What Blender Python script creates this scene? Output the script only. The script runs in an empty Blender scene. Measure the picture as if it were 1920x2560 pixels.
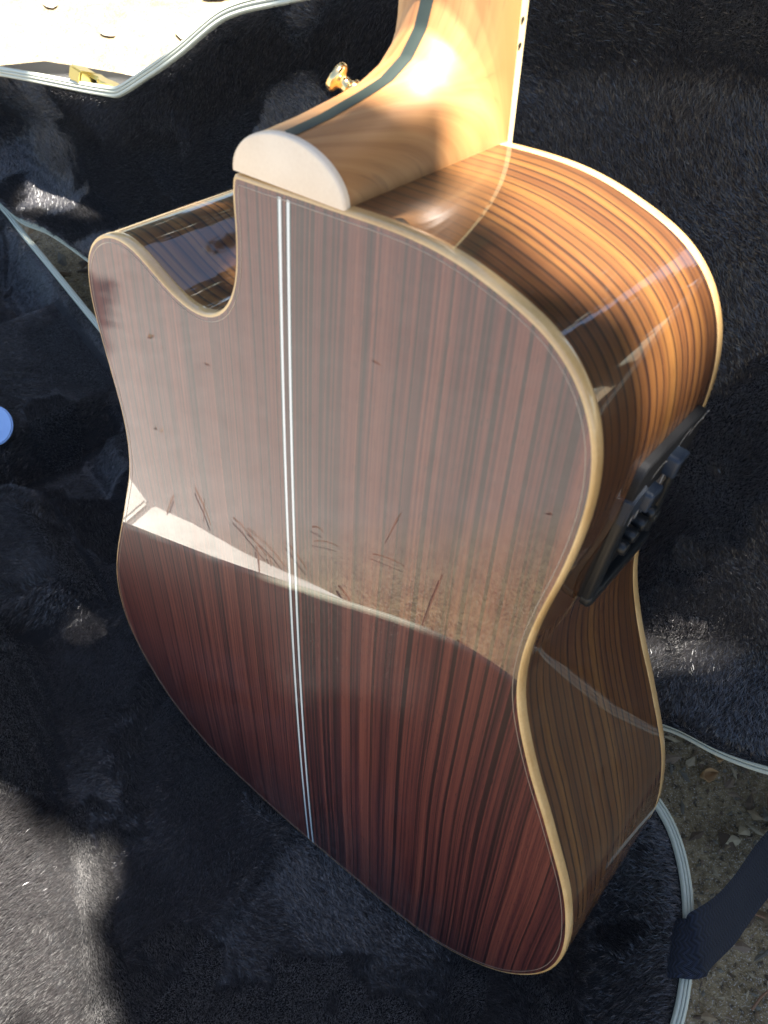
import bpy, bmesh, math, random
import numpy as np
from mathutils import Matrix, Vector, geometry

random.seed(7)
rng = np.random.default_rng(11)
S = bpy.context.scene
C = S.collection
R = math.radians

# ------------------------------------------------------------------ camera, sky, sun, exposure
cam_d = bpy.data.cameras.new('camera')
cam_d.sensor_fit = 'VERTICAL'; cam_d.sensor_height = 24.0; cam_d.lens = 24.0 * 2050 / 2560
cam_d.clip_start = 0.02; cam_d.clip_end = 500
cam = bpy.data.objects.new('camera', cam_d); C.objects.link(cam)
cam.location = (0.05915, -0.19415, 0.71313); cam.rotation_euler = (R(38.66), 0, 0)
cam_d.dof.use_dof = True; cam_d.dof.focus_distance = 0.56; cam_d.dof.aperture_fstop = 11.0
S.camera = cam

SUN = Vector((0.31, 0.0, 0.95)).normalized()
elev = math.asin(SUN.z); az = math.atan2(SUN.x, SUN.y)
w = bpy.data.worlds.new('World'); S.world = w; w.use_nodes = True
nt = w.node_tree
sky = nt.nodes.new('ShaderNodeTexSky'); sky.sky_type = 'NISHITA'; sky.sun_disc = False
sky.sun_elevation = elev; sky.sun_rotation = az; sky.air_density = 1.0; sky.dust_density = 1.0
bg = nt.nodes['Background']; bg.inputs['Strength'].default_value = 0.05
nt.links.new(sky.outputs[0], bg.inputs['Color'])
sd = bpy.data.lights.new('sun', 'SUN'); sd.energy = 5.0; sd.angle = R(0.55); sd.color = (1.0, 0.95, 0.87)
sun = bpy.data.objects.new('sun', sd); C.objects.link(sun)
sun.rotation_euler = SUN.to_track_quat('Z', 'Y').to_euler(); sun.location = SUN * 12
S.view_settings.view_transform = 'Standard'; S.view_settings.look = 'None'
S.view_settings.gamma = 1.0; S.view_settings.exposure = 3.0
S.render.engine = 'CYCLES'
S.cycles.max_bounces = 8; S.cycles.use_denoising = True

# ------------------------------------------------------------------ helpers
def sset(o, label=None, cat=None, group=None, kind=None):
    if label: o['label'] = label
    if cat: o['category'] = cat
    if group: o['group'] = group
    if kind: o['kind'] = kind
    return o

def empty(name, label, cat, loc=(0, 0, 0), group=None):
    o = bpy.data.objects.new(name, None); C.objects.link(o); o.location = loc
    o.empty_display_size = 0.05
    return sset(o, label, cat, group)

def mesh_obj(name, verts, faces, mat, parent=None, smooth=True, uvs=None, normals=None):
    me = bpy.data.meshes.new(name)
    me.from_pydata([tuple(map(float, v)) for v in verts], [], faces)
    if uvs is not None:
        lay = me.uv_layers.new(name='UVMap')
        li = np.empty(len(me.loops), np.int32); me.loops.foreach_get('vertex_index', li)
        lay.data.foreach_set('uv', np.asarray(uvs, np.float32)[li].ravel())
    me.polygons.foreach_set('use_smooth', [smooth] * len(me.polygons))
    if normals is not None:
        me.normals_split_custom_set_from_vertices([tuple(map(float, n)) for n in normals])
    me.materials.append(mat)
    me.update()
    o = bpy.data.objects.new(name, me); C.objects.link(o)
    if parent is not None: o.parent = parent
    return o

def bm_obj(name, bm, mat, parent=None, smooth=True, angle=40):
    me = bpy.data.meshes.new(name)
    bmesh.ops.recalc_face_normals(bm, faces=bm.faces)
    bm.to_mesh(me); bm.free()
    me.polygons.foreach_set('use_smooth', [smooth] * len(me.polygons))
    if smooth and angle: me.set_sharp_from_angle(angle=R(angle))
    me.materials.append(mat)
    o = bpy.data.objects.new(name, me); C.objects.link(o)
    if parent is not None: o.parent = parent
    return o

def tris_obj(name, V, mat, parent=None):
    """V: (n,3,3) loose triangles"""
    n = len(V); me = bpy.data.meshes.new(name)
    me.vertices.add(n * 3); me.vertices.foreach_set('co', V.astype(np.float32).ravel())
    me.loops.add(n * 3); me.loops.foreach_set('vertex_index', np.arange(n * 3, dtype=np.int32))
    me.polygons.add(n); me.polygons.foreach_set('loop_start', np.arange(0, n * 3, 3, dtype=np.int32))
    me.update(calc_edges=True)
    me.materials.append(mat)
    o = bpy.data.objects.new(name, me); C.objects.link(o)
    if parent is not None: o.parent = parent
    return o

def catmull(P, n, closed=True):
    P = np.asarray(P, float); N = len(P)
    ix = (lambda i: i % N) if closed else (lambda i: min(max(i, 0), N - 1))
    out = []
    for i in range(N if closed else N - 1):
        p0, p1, p2, p3 = P[ix(i - 1)], P[ix(i)], P[ix(i + 1)], P[ix(i + 2)]
        a, b, c = (np.linalg.norm(p1 - p0) ** .5 + 1e-6, np.linalg.norm(p2 - p1) ** .5 + 1e-6, np.linalg.norm(p3 - p2) ** .5 + 1e-6)
        m1 = (p2 - p1) / b - (p2 - p0) / (a + b) + (p1 - p0) / a
        m2 = (p3 - p2) / c - (p3 - p1) / (b + c) + (p2 - p1) / b
        for t in np.linspace(0, 1, 16, endpoint=False):
            h = (2*t**3 - 3*t**2 + 1, t**3 - 2*t**2 + t, -2*t**3 + 3*t**2, t**3 - t**2)
            out.append(h[0]*p1 + h[1]*m1*b + h[2]*p2 + h[3]*m2*b)
    if not closed: out.append(P[-1])
    out = np.array(out)
    Q = np.vstack([out, out[:1]]) if closed else out
    L = np.r_[0, np.cumsum(np.linalg.norm(np.diff(Q, axis=0), axis=1))]
    t = np.linspace(0, L[-1], n, endpoint=not closed)
    return np.c_[np.interp(t, L, Q[:, 0]), np.interp(t, L, Q[:, 1])]

def gsmooth(P, sig):
    k = np.arange(-int(4*sig) - 1, int(4*sig) + 2); g = np.exp(-k**2 / (2*sig*sig)); g /= g.sum()
    return sum(gi * np.roll(P, -ki, axis=0) for gi, ki in zip(g, k))

def out_normals(P):
    d = np.roll(P, -1, 0) - np.roll(P, 1, 0); d /= np.linalg.norm(d, axis=1)[:, None] + 1e-12
    n = np.c_[d[:, 1], -d[:, 0]]
    area = 0.5 * np.sum(P[:, 0] * np.roll(P[:, 1], -1) - np.roll(P[:, 0], -1) * P[:, 1])
    return n if area > 0 else -n

def inside(Q, P):
    x, y = Q[:, 0], Q[:, 1]; r = np.zeros(len(Q), bool)
    for (x0, y0), (x1, y1) in zip(P, np.roll(P, -1, 0)):
        c = ((y0 > y) != (y1 > y))
        if not c.any(): continue
        r ^= c & (x < (x1 - x0) * (y - y0) / (y1 - y0 + 1e-15) + x0)
    return r

def dist_poly(Q, P):
    out = np.full(len(Q), 1e9)
    for a, b in zip(P, np.roll(P, -1, 0)):
        e = b - a; t = np.clip(((Q - a) @ e) / (e @ e + 1e-15), 0, 1)
        out = np.minimum(out, np.hypot(*(Q - a - t[:, None] * e).T))
    return out

def fill(P, h):
    """triangulated interior of the polygon with a grid of spacing h"""
    lo, hi = P.min(0), P.max(0)
    gx, gy = np.meshgrid(np.arange(lo[0], hi[0], h), np.arange(lo[1], hi[1], h)); G = np.c_[gx.ravel(), gy.ravel()]
    G = G[inside(G, P)]; G = G[dist_poly(G, P) > h * 0.45]
    pts = np.vstack([P, G]); n = len(P)
    v, e, f, *_ = geometry.delaunay_2d_cdt([Vector(p) for p in pts], [(i, (i + 1) % n) for i in range(n)], [list(range(n))], 1, 1e-7)
    return np.array([tuple(a) for a in v]), [list(a) for a in f]

_lat = rng.random((256, 256))
def vnoise(x, y, seed=0):
    x = np.asarray(x) + seed * 17.13; y = np.asarray(y) + seed * 9.71
    xi = np.floor(x).astype(int); yi = np.floor(y).astype(int); fx = x - xi; fy = y - yi
    fx = fx*fx*(3 - 2*fx); fy = fy*fy*(3 - 2*fy)
    a = _lat[xi % 256, yi % 256]; b = _lat[(xi + 1) % 256, yi % 256]; c = _lat[xi % 256, (yi + 1) % 256]; d = _lat[(xi + 1) % 256, (yi + 1) % 256]
    return (a*(1 - fx) + b*fx)*(1 - fy) + (c*(1 - fx) + d*fx)*fy
def fbm(x, y, seed=0, o=4):
    r = 0; a = .5
    for i in range(o): r = r + a * vnoise(x * 2**i, y * 2**i, seed + i); a *= .5
    return r
def sstep(a, b, x):
    t = np.clip((x - a) / (b - a), 0, 1); return t*t*(3 - 2*t)

# ------------------------------------------------------------------ materials
class NB:
    def __init__(s, name):
        s.m = bpy.data.materials.new(name); s.m.use_nodes = True; s.t = s.m.node_tree
        s.b = s.t.nodes['Principled BSDF']
    def n(s, typ, **kw):
        o = s.t.nodes.new(typ)
        for k, v in kw.items(): setattr(o, k, v)
        return o
    def l(s, a, b): s.t.links.new(a, b)
    def val(s, sock, v):
        if hasattr(v, 'links'): s.l(v, sock)
        else: sock.default_value = v
    def math(s, op, a, b=0.0, c=0.0, clamp=False):
        o = s.n('ShaderNodeMath', operation=op); o.use_clamp = clamp
        for i, v in enumerate((a, b, c)): s.val(o.inputs[i], v)
        return o.outputs[0]
    def obj(s): return s.n('ShaderNodeTexCoord').outputs['Object']
    def uv(s): return s.n('ShaderNodeTexCoord').outputs['UV']
    def sep(s, v):
        o = s.n('ShaderNodeSeparateXYZ'); s.l(v, o.inputs[0]); return o.outputs
    def comb(s, x=0.0, y=0.0, z=0.0):
        o = s.n('ShaderNodeCombineXYZ')
        for i, v in enumerate((x, y, z)): s.val(o.inputs[i], v)
        return o.outputs[0]
    def noise(s, vec, scale=1.0, detail=3.0, rough=.5, dist=0.0):
        o = s.n('ShaderNodeTexNoise'); s.l(vec, o.inputs['Vector'])
        o.inputs['Scale'].default_value = scale; o.inputs['Detail'].default_value = detail
        o.inputs['Roughness'].default_value = rough; o.inputs['Distortion'].default_value = dist
        return o.outputs['Fac']
    def ramp(s, fac, stops, interp='LINEAR'):
        o = s.n('ShaderNodeValToRGB'); o.color_ramp.interpolation = interp
        el = o.color_ramp.elements
        while len(el) < len(stops): el.new(0.5)
        for e, (p, c) in zip(el, stops):
            e.position = p; e.color = (c, c, c, 1) if isinstance(c, float) else (*c, 1)
        s.l(fac, o.inputs[0]); return o.outputs[0]
    def mix(s, fac, a, b, mode='MIX'):
        o = s.n('ShaderNodeMix', data_type='RGBA', blend_type=mode)
        s.val(o.inputs[0], fac)
        for sock, v in ((o.inputs[6], a), (o.inputs[7], b)):
            if hasattr(v, 'links'): s.l(v, sock)
            else: sock.default_value = (*v, 1)
        return o.outputs[2]
    def bump(s, h, strength=.2, dist=.001):
        o = s.n('ShaderNodeBump'); o.inputs['Strength'].default_value = strength; o.inputs['Distance'].default_value = dist
        s.l(h, o.inputs['Height']); s.l(o.outputs[0], s.b.inputs['Normal']); return o.outputs[0]
    def set(s, **kw):
        for k, v in kw.items():
            i = s.b.inputs[k.replace('_', ' ')]
            if hasattr(v, 'links'): s.l(v, i)
            else: i.default_value = (*v, 1) if isinstance(v, tuple) and len(v) == 3 else v
        return s.m

def plain(name, col, rough=.5, **kw):
    b = NB(name); return b.set(Base_Color=col, Roughness=rough, **kw)

def lacquer(b, col, coat_bump=None):
    b.set(Base_Color=col, Roughness=.45, Coat_Weight=1.0, Coat_Roughness=.012, Coat_IOR=1.52)
    b.b.inputs['Specular IOR Level'].default_value = .25
    return b.m

def rosewood_back():
    b = NB('rosewood_back'); x, y, z = b.sep(b.obj())
    ax = b.math('ABSOLUTE', x)
    # slow wander of the grain along the length
    wob = b.math('MULTIPLY', b.math('SUBTRACT', b.noise(b.comb(b.math('MULTIPLY', ax, 9.0), b.math('MULTIPLY', y, 4.0), 0.0), 1.0, 1.0), .5), .009)
    fan = b.math('MULTIPLY', b.math('MULTIPLY', ax, b.math('SUBTRACT', y, .25)), .05)
    xs = b.math('ADD', b.math('ADD', ax, wob), fan)
    side = b.math('MULTIPLY', b.math('GREATER_THAN', x, 0.0), .37)
    broad = b.noise(b.comb(b.math('MULTIPLY', xs, 230.0), b.math('MULTIPLY', y, .9), side), 1.0, 2.0, .5)
    mid = b.noise(b.comb(b.math('MULTIPLY', xs, 640.0), b.math('MULTIPLY', y, 1.6), side), 1.0, 3.0, .6)
    fine = b.noise(b.comb(b.math('MULTIPLY', xs, 900.0), b.math('MULTIPLY', y, 9.0), side), 1.0, 2.0, .6)
    g = b.math('ADD', b.math('ADD', b.math('MULTIPLY', broad, .42), b.math('MULTIPLY', mid, .60)), b.math('MULTIPLY', fine, .30))
    col = b.ramp(g, [(.48, (.022, .007, .007)), (.59, (.052, .013, .012)), (.68, (.088, .022, .016)), (.78, (.130, .036, .023)), (.90, (.18, .054, .033))])
    # dark growth lines
    line = b.noise(b.comb(b.math('MULTIPLY', xs, 520.0), b.math('MULTIPLY', y, .6), b.math('ADD', side, 4.0)), 1.0, 1.0, .5)
    lm = b.ramp(line, [(.39, 1.0), (.44, 0.0)])
    col = b.mix(b.math('MULTIPLY', lm, .88), col, (.010, .004, .005))
    # pores
    pore = b.noise(b.comb(b.math('MULTIPLY', x, 2100.0), b.math('MULTIPLY', y, 120.0), 2.0), 1.0, 1.0, .5)
    pm = b.ramp(pore, [(.66, 0.0), (.72, 1.0)])
    col = b.mix(b.math('MULTIPLY', pm, .7), col, (.006, .003, .004))
    m = lacquer(b, col)
    b.l(b.ramp(b.noise(b.obj(), 21.0, 5.0, .62), [(.46, .010), (.72, .055)]), b.b.inputs['Coat Roughness'])   # smudges in the polish
    o = b.n('ShaderNodeBump'); o.inputs['Strength'].default_value = .02; o.inputs['Distance'].default_value = .0005
    b.l(b.noise(b.comb(b.math('MULTIPLY', x, 60.0), b.math('MULTIPLY', y, 14.0), 0.0), 1.0, 2.0), o.inputs['Height'])
    b.l(o.outputs[0], b.b.inputs['Coat Normal'])
    return m

def rosewood_side():
    b = NB('rosewood_side'); u, v, _ = b.sep(b.uv())
    wob = b.math('MULTIPLY', b.math('SUBTRACT', b.noise(b.comb(b.math('MULTIPLY', u, 7.0), b.math('MULTIPLY', v, 16.0), 0.0), 1.0, 3.0), .5), .010)
    vs = b.math('ADD', b.math('ADD', v, wob), b.math('MULTIPLY', u, .018))
    broad = b.noise(b.comb(b.math('MULTIPLY', u, 1.6), b.math('MULTIPLY', vs, 60.0), 0.0), 1.0, 2.0, .5)
    mid = b.noise(b.comb(b.math('MULTIPLY', u, 3.0), b.math('MULTIPLY', vs, 330.0), 1.0), 1.0, 3.0, .6)
    g = b.math('ADD', b.math('MULTIPLY', broad, .62), b.math('MULTIPLY', mid, .42))
    col = b.ramp(g, [(.34, (.042, .015, .006)), (.5, (.090, .034, .010)), (.64, (.140, .060, .015)), (.80, (.19, .088, .022))])
    jit = b.noise(b.comb(b.math('MULTIPLY', u, 1.1), b.math('MULTIPLY', vs, 34.0), 7.0), 1.0, 2.0, .55)
    ph = b.math('FRACT', b.math('ADD', b.math('MULTIPLY', vs, 180.0), b.math('MULTIPLY', jit, 2.2)))
    lm = b.ramp(ph, [(.0, 1.0), (.10, .95), (.20, .35), (.36, .0), (.93, .0), (1.0, 1.0)])
    amt = b.ramp(b.noise(b.comb(b.math('MULTIPLY', u, 2.5), b.math('MULTIPLY', vs, 120.0), 3.0), 1.0, 2.0), [(.32, .65), (.55, 1.0)])
    col = b.mix(b.math('MULTIPLY', lm, amt), col, (.016, .006, .004))
    pore = b.noise(b.comb(b.math('MULTIPLY', u, 110.0), b.math('MULTIPLY', v, 1900.0), 2.0), 1.0, 1.0, .5)
    col = b.mix(b.math('MULTIPLY', b.ramp(pore, [(.64, 0.0), (.72, 1.0)]), .6), col, (.02, .008, .005))
    m = lacquer(b, col); b.b.inputs['Coat Roughness'].default_value = .035
    o = b.n('ShaderNodeBump'); o.inputs['Strength'].default_value = .06; o.inputs['Distance'].default_value = .0008
    b.l(b.noise(b.comb(b.math('MULTIPLY', u, 26.0), b.math('MULTIPLY', v, 40.0), 0.0), 1.0, 3.0), o.inputs['Height'])
    b.l(o.outputs[0], b.b.inputs['Coat Normal'])
    return m

def maple(name, c1, c2, gloss=True, flame=30.0):
    b = NB(name); ob = b.obj(); x, y, z = b.sep(ob)
    f = b.noise(b.comb(b.math('MULTIPLY', x, flame), b.math('MULTIPLY', y, flame), b.math('MULTIPLY', z, 60.0)), 1.0, 3.0, .55)
    f2 = b.noise(ob, 700.0, 2.0)
    col = b.ramp(b.math('ADD', b.math('MULTIPLY', f, .8), b.math('MULTIPLY', f2, .2)), [(.35, c1), (.65, c2)])
    if gloss: return lacquer(b, col)
    return b.set(Base_Color=col, Roughness=.42)

def neck_wood():
    b = NB('neck_wood'); ob = b.obj(); x, y, z = b.sep(ob)
    # flat-sawn grain running along the neck, showing as curved layers where the heel is cut
    q = b.math('ADD', b.math('MULTIPLY', x, 1.0), b.math('MULTIPLY', z, .35))
    wob = b.math('MULTIPLY', b.math('SUBTRACT', b.noise(b.comb(b.math('MULTIPLY', x, 20.0), b.math('MULTIPLY', y, 9.0), b.math('MULTIPLY', z, 20.0)), 1.0, 2.0), .5), .004)
    q = b.math('ADD', q, wob)
    g = b.noise(b.comb(b.math('MULTIPLY', q, 260.0), b.math('MULTIPLY', y, 7.0), 0.0), 1.0, 3.0, .6)
    big = b.noise(b.comb(b.math('MULTIPLY', q, 50.0), b.math('MULTIPLY', y, 4.0), 3.0), 1.0, 2.0)
    col = b.ramp(b.math('ADD', b.math('MULTIPLY', g, .5), b.math('MULTIPLY', big, .5)), [(.36, (.25, .105, .032)), (.5, (.35, .162, .054)), (.64, (.43, .225, .082))])
    pore = b.noise(b.comb(b.math('MULTIPLY', q, 1500.0), b.math('MULTIPLY', y, 60.0), b.math('MULTIPLY', z, 60.0)), 1.0, 1.0)
    col = b.mix(b.math('MULTIPLY', b.ramp(pore, [(.64, 0.0), (.72, 1.0)]), .35), col, (.16, .07, .03))
    return b.set(Base_Color=col, Roughness=.48, Coat_Weight=.12, Coat_Roughness=.4)

def fur_mat(name, dark):
    b = NB(name)
    i = b.n('ShaderNodeNewGeometry')
    col = b.mix(i.outputs['Random Per Island'], tuple(c * .6 for c in dark), tuple(c * 1.9 for c in dark))
    b.set(Base_Color=col, Roughness=.33, Sheen_Weight=.45, Sheen_Roughness=.35, Sheen_Tint=(1.0, .97, .95, 1.0))
    b.b.inputs['Specular IOR Level'].default_value = .85
    return b.m

def tolex():
    b = NB('black_tolex'); ob = b.obj()
    v = b.n('ShaderNodeTexVoronoi'); v.inputs['Scale'].default_value = 420.0; b.l(ob, v.inputs['Vector'])
    b.bump(v.outputs['Distance'], .5, .0006)
    n = b.noise(ob, 9.0, 3.0)
    return b.set(Base_Color=b.ramp(n, [(.3, (.018, .018, .018)), (.7, (.034, .033, .031))]), Roughness=.55)

def ground_mat():
    b = NB('dusty_ground'); ob = b.obj()
    n1 = b.noise(ob, 2.3, 4.0, .6); n2 = b.noise(ob, 26.0, 5.0, .65); n3 = b.noise(ob, 210.0, 3.0, .6); n4 = b.noise(ob, 700.0, 2.0, .6)
    f = b.math('ADD', b.math('ADD', b.math('MULTIPLY', n1, .25), b.math('MULTIPLY', n2, .35)), b.math('MULTIPLY', n3, .4))
    col = b.ramp(f, [(.34, (.058, .041, .018)), (.47, (.15, .106, .051)), (.57, (.25, .187, .097)), (.7, (.37, .29, .165))])
    col = b.mix(b.ramp(n4, [(.56, 0.0), (.68, .8)]), col, (.46, .42, .36))
    col = b.mix(b.ramp(n3, [(.30, .8), (.42, 0.0)]), col, (.03, .023, .016))
    gx_, gy_, _ = b.sep(ob)
    behind = b.ramp(gy_, [(.35, 1.0), (.75, 0.0)])
    front = b.ramp(b.math('MULTIPLY_ADD', b.math('ADD', gx_, b.math('MULTIPLY', gy_, -.25)), -1.0, .0), [(.28, 0.0), (.48, 1.0)])
    dusty = b.ramp(b.math('ADD', b.math('MULTIPLY', n1, .5), b.math('MULTIPLY', n2, .5)), [(.36, (.158, .149, .140)), (.64, (.205, .196, .186))])
    col = b.mix(b.math('MULTIPLY', b.math('MULTIPLY', front, behind), .96), col, dusty)
    h = b.math('ADD', b.math('MULTIPLY', n2, .5), b.math('ADD', b.math('MULTIPLY', n3, .35), b.math('MULTIPLY', n4, .15)))
    bn = b.bump(h, .9, .008)
    b.l(b.math('MULTIPLY_ADD', b.math('MULTIPLY', front, behind), -.75, .9), bn.node.inputs['Strength'])
    return b.set(Base_Color=col, Roughness=.95)

def concrete():
    b = NB('pale_concrete'); ob = b.obj()
    n = b.noise(ob, 14.0, 5.0, .6); n2 = b.noise(ob, 260.0, 3.0, .6)
    col = b.ramp(b.math('ADD', b.math('MULTIPLY', n, .7), b.math('MULTIPLY', n2, .3)), [(.34, (.42, .40, .36)), (.66, (.60, .58, .53))])
    b.bump(n2, .3, .001)
    return b.set(Base_Color=col, Roughness=.9)

def webbing():
    b = NB('navy_webbing'); u, v, _ = b.sep(b.uv())
    zig = b.math('PINGPONG', b.math('MULTIPLY', u, 1.0), .004)
    rows = b.math('SINE', b.math('MULTIPLY', b.math('ADD', v, b.math('MULTIPLY', zig, .8)), 2 * math.pi / .0037))
    fine = b.math('SINE', b.math('MULTIPLY', b.math('ADD', u, v), 2 * math.pi / .0011))
    h = b.math('ADD', b.math('MULTIPLY', rows, .5), b.math('MULTIPLY', fine, .18))
    b.bump(h, 1.0, .0012)
    col = b.ramp(b.math('MULTIPLY_ADD', rows, .5, .5), [(.1, (.003, .005, .012)), (.9, (.010, .015, .031))])
    return b.set(Base_Color=col, Roughness=.85)

def varied(name, cols, rough=.85, scale=30.0):
    b = NB(name); i = b.n('ShaderNodeNewGeometry').outputs['Random Per Island']
    n = len(cols); col = b.ramp(i, [(k / n, c) for k, c in enumerate(cols)], 'CONSTANT')
    col = b.mix(b.math('MULTIPLY', b.noise(b.obj(), scale, 3.0), .5), col, (.05, .035, .02))
    return b.set(Base_Color=col, Roughness=rough)

M = dict(
    back=rosewood_back(), side=rosewood_side(),
    binding=maple('maple_binding', (.42, .245, .085), (.58, .38, .165)),
    cap=maple('maple_cap', (.60, .45, .30), (.71, .57, .41), False, 18.0),
    neck=neck_wood(),
    stripe=plain('dark_stripe', (.016, .024, .018), .5),
    cream=maple('cream_edge', (.60, .46, .24), (.74, .60, .36), False),
    white=plain('white_line', (.58, .59, .55), .35, Coat_Weight=1.0, Coat_Roughness=.012),
    purfling=plain('purfling_line', (.24, .18, .13), .35, Coat_Weight=1.0, Coat_Roughness=.012),
    teal=plain('teal_line', (.020, .045, .040), .35, Coat_Weight=1.0, Coat_Roughness=.012),
    spruce=maple('spruce_top', (.55, .36, .16), (.66, .46, .24)),
    ebony=plain('ebony', (.02, .016, .014), .4),
    gold=plain('gold_metal', (.86, .60, .27), .13, Metallic=1.0),
    brass=plain('brass_metal', (.48, .38, .14), .3, Metallic=1.0),
    plastic=plain('black_plastic', (.010, .011, .012), .34, Specular_IOR_Level=.25),
    matte=plain('matte_black_plastic', (.006, .006, .007), .62, Specular_IOR_Level=.25),
    greyp=plain('slate_plastic', (.018, .025, .037), .38, Specular_IOR_Level=.25),
    print=plain('pale_print', (.30, .28, .26), .6),
    clear=plain('smoky_plastic', (.10, .085, .075), .15),
    rim=plain('pale_trim', (.43, .44, .35), .45),
    groove=plain('trim_groove', (.10, .12, .12), .6),
    tolex=tolex(), lining=plain('fur_backing', (.004, .004, .005), 1.0),
    fur=fur_mat('black_plush', (.0180, .0160, .0166)),
    ground=ground_mat(), concrete=concrete(), webbing=webbing(),
    disc=plain('pale_blue_plastic', (.25, .37, .60), .3),
    chips=varied('wood_chips', [(.17, .11, .055), (.27, .19, .10), (.08, .05, .028), (.36, .29, .18), (.20, .14, .09), (.13, .115, .085)]),
    leafdry=varied('dry_leaf', [(.30, .13, .04), (.22, .10, .035), (.38, .22, .09), (.26, .17, .08)]),
    leafpale=varied('pale_dry_leaf', [(.52, .42, .29), (.60, .52, .38), (.45, .34, .22)]),
    twig=varied('twig_bark', [(.13, .06, .03), (.20, .10, .05), (.09, .045, .028)]),
    leaf=varied('green_leaf', [(.045, .085, .02), (.06, .11, .025), (.035, .07, .02), (.08, .12, .03)], .55),
    bark=varied('bark', [(.11, .085, .06)], .95, 40.0),
)

# ------------------------------------------------------------------ setting: ground
def graded(lo, hi, c, n):
    t = np.linspace(-1, 1, n); s = np.sign(t) * np.abs(t) ** 3.2
    return np.where(s < 0, c + s * (c - lo), c + s * (hi - c))
gx = graded(-40, 40, .1, 121); gy = graded(-40, 40, .4, 121)
GX, GY = np.meshgrid(gx, gy, indexing='ij')
def ground_z(x, y):
    r = np.hypot(x - .0, y - .2)
    return (fbm(x * 3.1 + 50, y * 3.1 + 50, 3, 4) - .47) * .014 * sstep(.35, .8, r) - .003
GZ = ground_z(GX, GY)
n = len(gx)
gf = [[i*n + j, (i+1)*n + j, (i+1)*n + j+1, i*n + j+1] for i in range(n-1) for j in range(n-1)]
sset(mesh_obj('ground', np.c_[GX.ravel(), GY.ravel(), GZ.ravel()], gf, M['ground']), kind='structure')

# pale concrete slabs laid along the front of the case, seen in the polish of the guitar back
def slab(corners, z0, z1):
    bm = bmesh.new()
    lo = [bm.verts.new((x, y, z0)) for x, y in corners]; hi = [bm.verts.new((x, y, z1)) for x, y in corners]
    k = len(corners)
    bm.faces.new(hi); bm.faces.new(lo[::-1])
    for i in range(k): bm.faces.new((lo[i], lo[(i+1) % k], hi[(i+1) % k], hi[i]))
    bmesh.ops.bevel(bm, geom=[e for e in bm.edges], offset=.004, segments=2, affect='EDGES')
    return bm
path = sset(bm_obj('concrete_path', slab([(-.427, .172), (-.24, -.26), (-.29, -.165), (-.352, -.075), (-.404, .024), (-.452, .085), (-.482, .138)][::-1], -.05, .006), M['concrete'], smooth=False), kind='structure')
sset(bm_obj('concrete_path', slab([(-.43, .18), (-.485, .146), (-.555, .185), (-.80, .40), (-.60, .62)][::-1], -.05, .007), M['concrete'], smooth=False), kind='structure')

# ------------------------------------------------------------------ the guitar
GW = Matrix(((0.7697, 0.0351, -0.6374), (-0.6336, 0.1633, -0.7562), (0.0775, 0.986, 0.1479)))
GOFF = Vector((0, 0, 0.0574))
guitar = empty('acoustic_guitar', 'cutaway acoustic guitar standing in the open case with its glossy striped rosewood back turned forward', 'guitar')
guitar.matrix_world = GW.to_4x4(); guitar.location = GOFF

OUT = [(-0.0276, 0.5011), (-0.0286, 0.4957), (-0.0289, 0.489), (-0.0285, 0.48), (-0.0286, 0.469), (-0.0294, 0.4589), (-0.0316, 0.4504), (-0.0352, 0.4436), (-0.0404, 0.4375), (-0.0458, 0.4342), (-0.0515, 0.4321), (-0.0578, 0.4321), (-0.0661, 0.433), (-0.0734, 0.4358), (-0.0822, 0.4398), (-0.0894, 0.4441), (-0.0963, 0.4482), (-0.1038, 0.451), (-0.1107, 0.4518), (-0.1185, 0.451), (-0.1267, 0.4479), (-0.1348, 0.4427), (-0.1405, 0.4368), (-0.1441, 0.4294), (-0.1462, 0.4201), (-0.1469, 0.4097), (-0.1462, 0.3977), (-0.1441, 0.3859), (-0.1421, 0.3737), (-0.1401, 0.3608), (-0.138, 0.3494), (-0.1366, 0.3288), (-0.1387, 0.309), (-0.1434, 0.2898), (-0.1512, 0.272), (-0.1606, 0.2495), (-0.171, 0.2262), (-0.1818, 0.2016), (-0.1903, 0.1793), (-0.1967, 0.1548), (-0.1991, 0.1328), (-0.1984, 0.1102), (-0.1935, 0.0901), (-0.1861, 0.0718), (-0.1752, 0.0538), (-0.1564, 0.0323), (-0.1381, 0.0212), (-0.1235, 0.013), (-0.0958, 0.0056), (-0.0646, 0.0022), (-0.0342, 0.0), (-0.0047, 0.0), (0.0231, 0.0012), (0.0499, 0.0015), (0.0699, 0.001), (0.094, 0.0025), (0.1172, 0.0079), (0.1391, 0.0186), (0.159, 0.0341), (0.1724, 0.0491), (0.1841, 0.0686), (0.1927, 0.0889), (0.1971, 0.1087), (0.1983, 0.1296), (0.1969, 0.1489), (0.1923, 0.1738), (0.1883, 0.1891), (0.1839, 0.2016), (0.1795, 0.2122), (0.1722, 0.2292), (0.1661, 0.2437), (0.1608, 0.255), (0.155, 0.2671), (0.151, 0.2769), (0.1438, 0.2956), (0.1396, 0.3087), (0.1371, 0.3196), (0.1357, 0.3321), (0.1355, 0.3439), (0.1362, 0.3573), (0.1378, 0.3706), (0.1402, 0.3845), (0.1425, 0.3975), (0.1438, 0.4094), (0.1446, 0.4215), (0.1449, 0.432), (0.1442, 0.4416), (0.1425, 0.4513), (0.1397, 0.4607), (0.1362, 0.4677), (0.1322, 0.4741), (0.127, 0.4801), (0.12, 0.4858), (0.1121, 0.4904), (0.1043, 0.4931), (0.0961, 0.4959), (0.0857, 0.4993), (0.0748, 0.5017), (0.0637, 0.503), (0.0522, 0.5034), (0.0406, 0.5034), (0.0301, 0.5028), (0.0187, 0.5027), (0.0089, 0.5025), (-0.0113, 0.5017), (-0.0255, 0.5013)]
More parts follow.
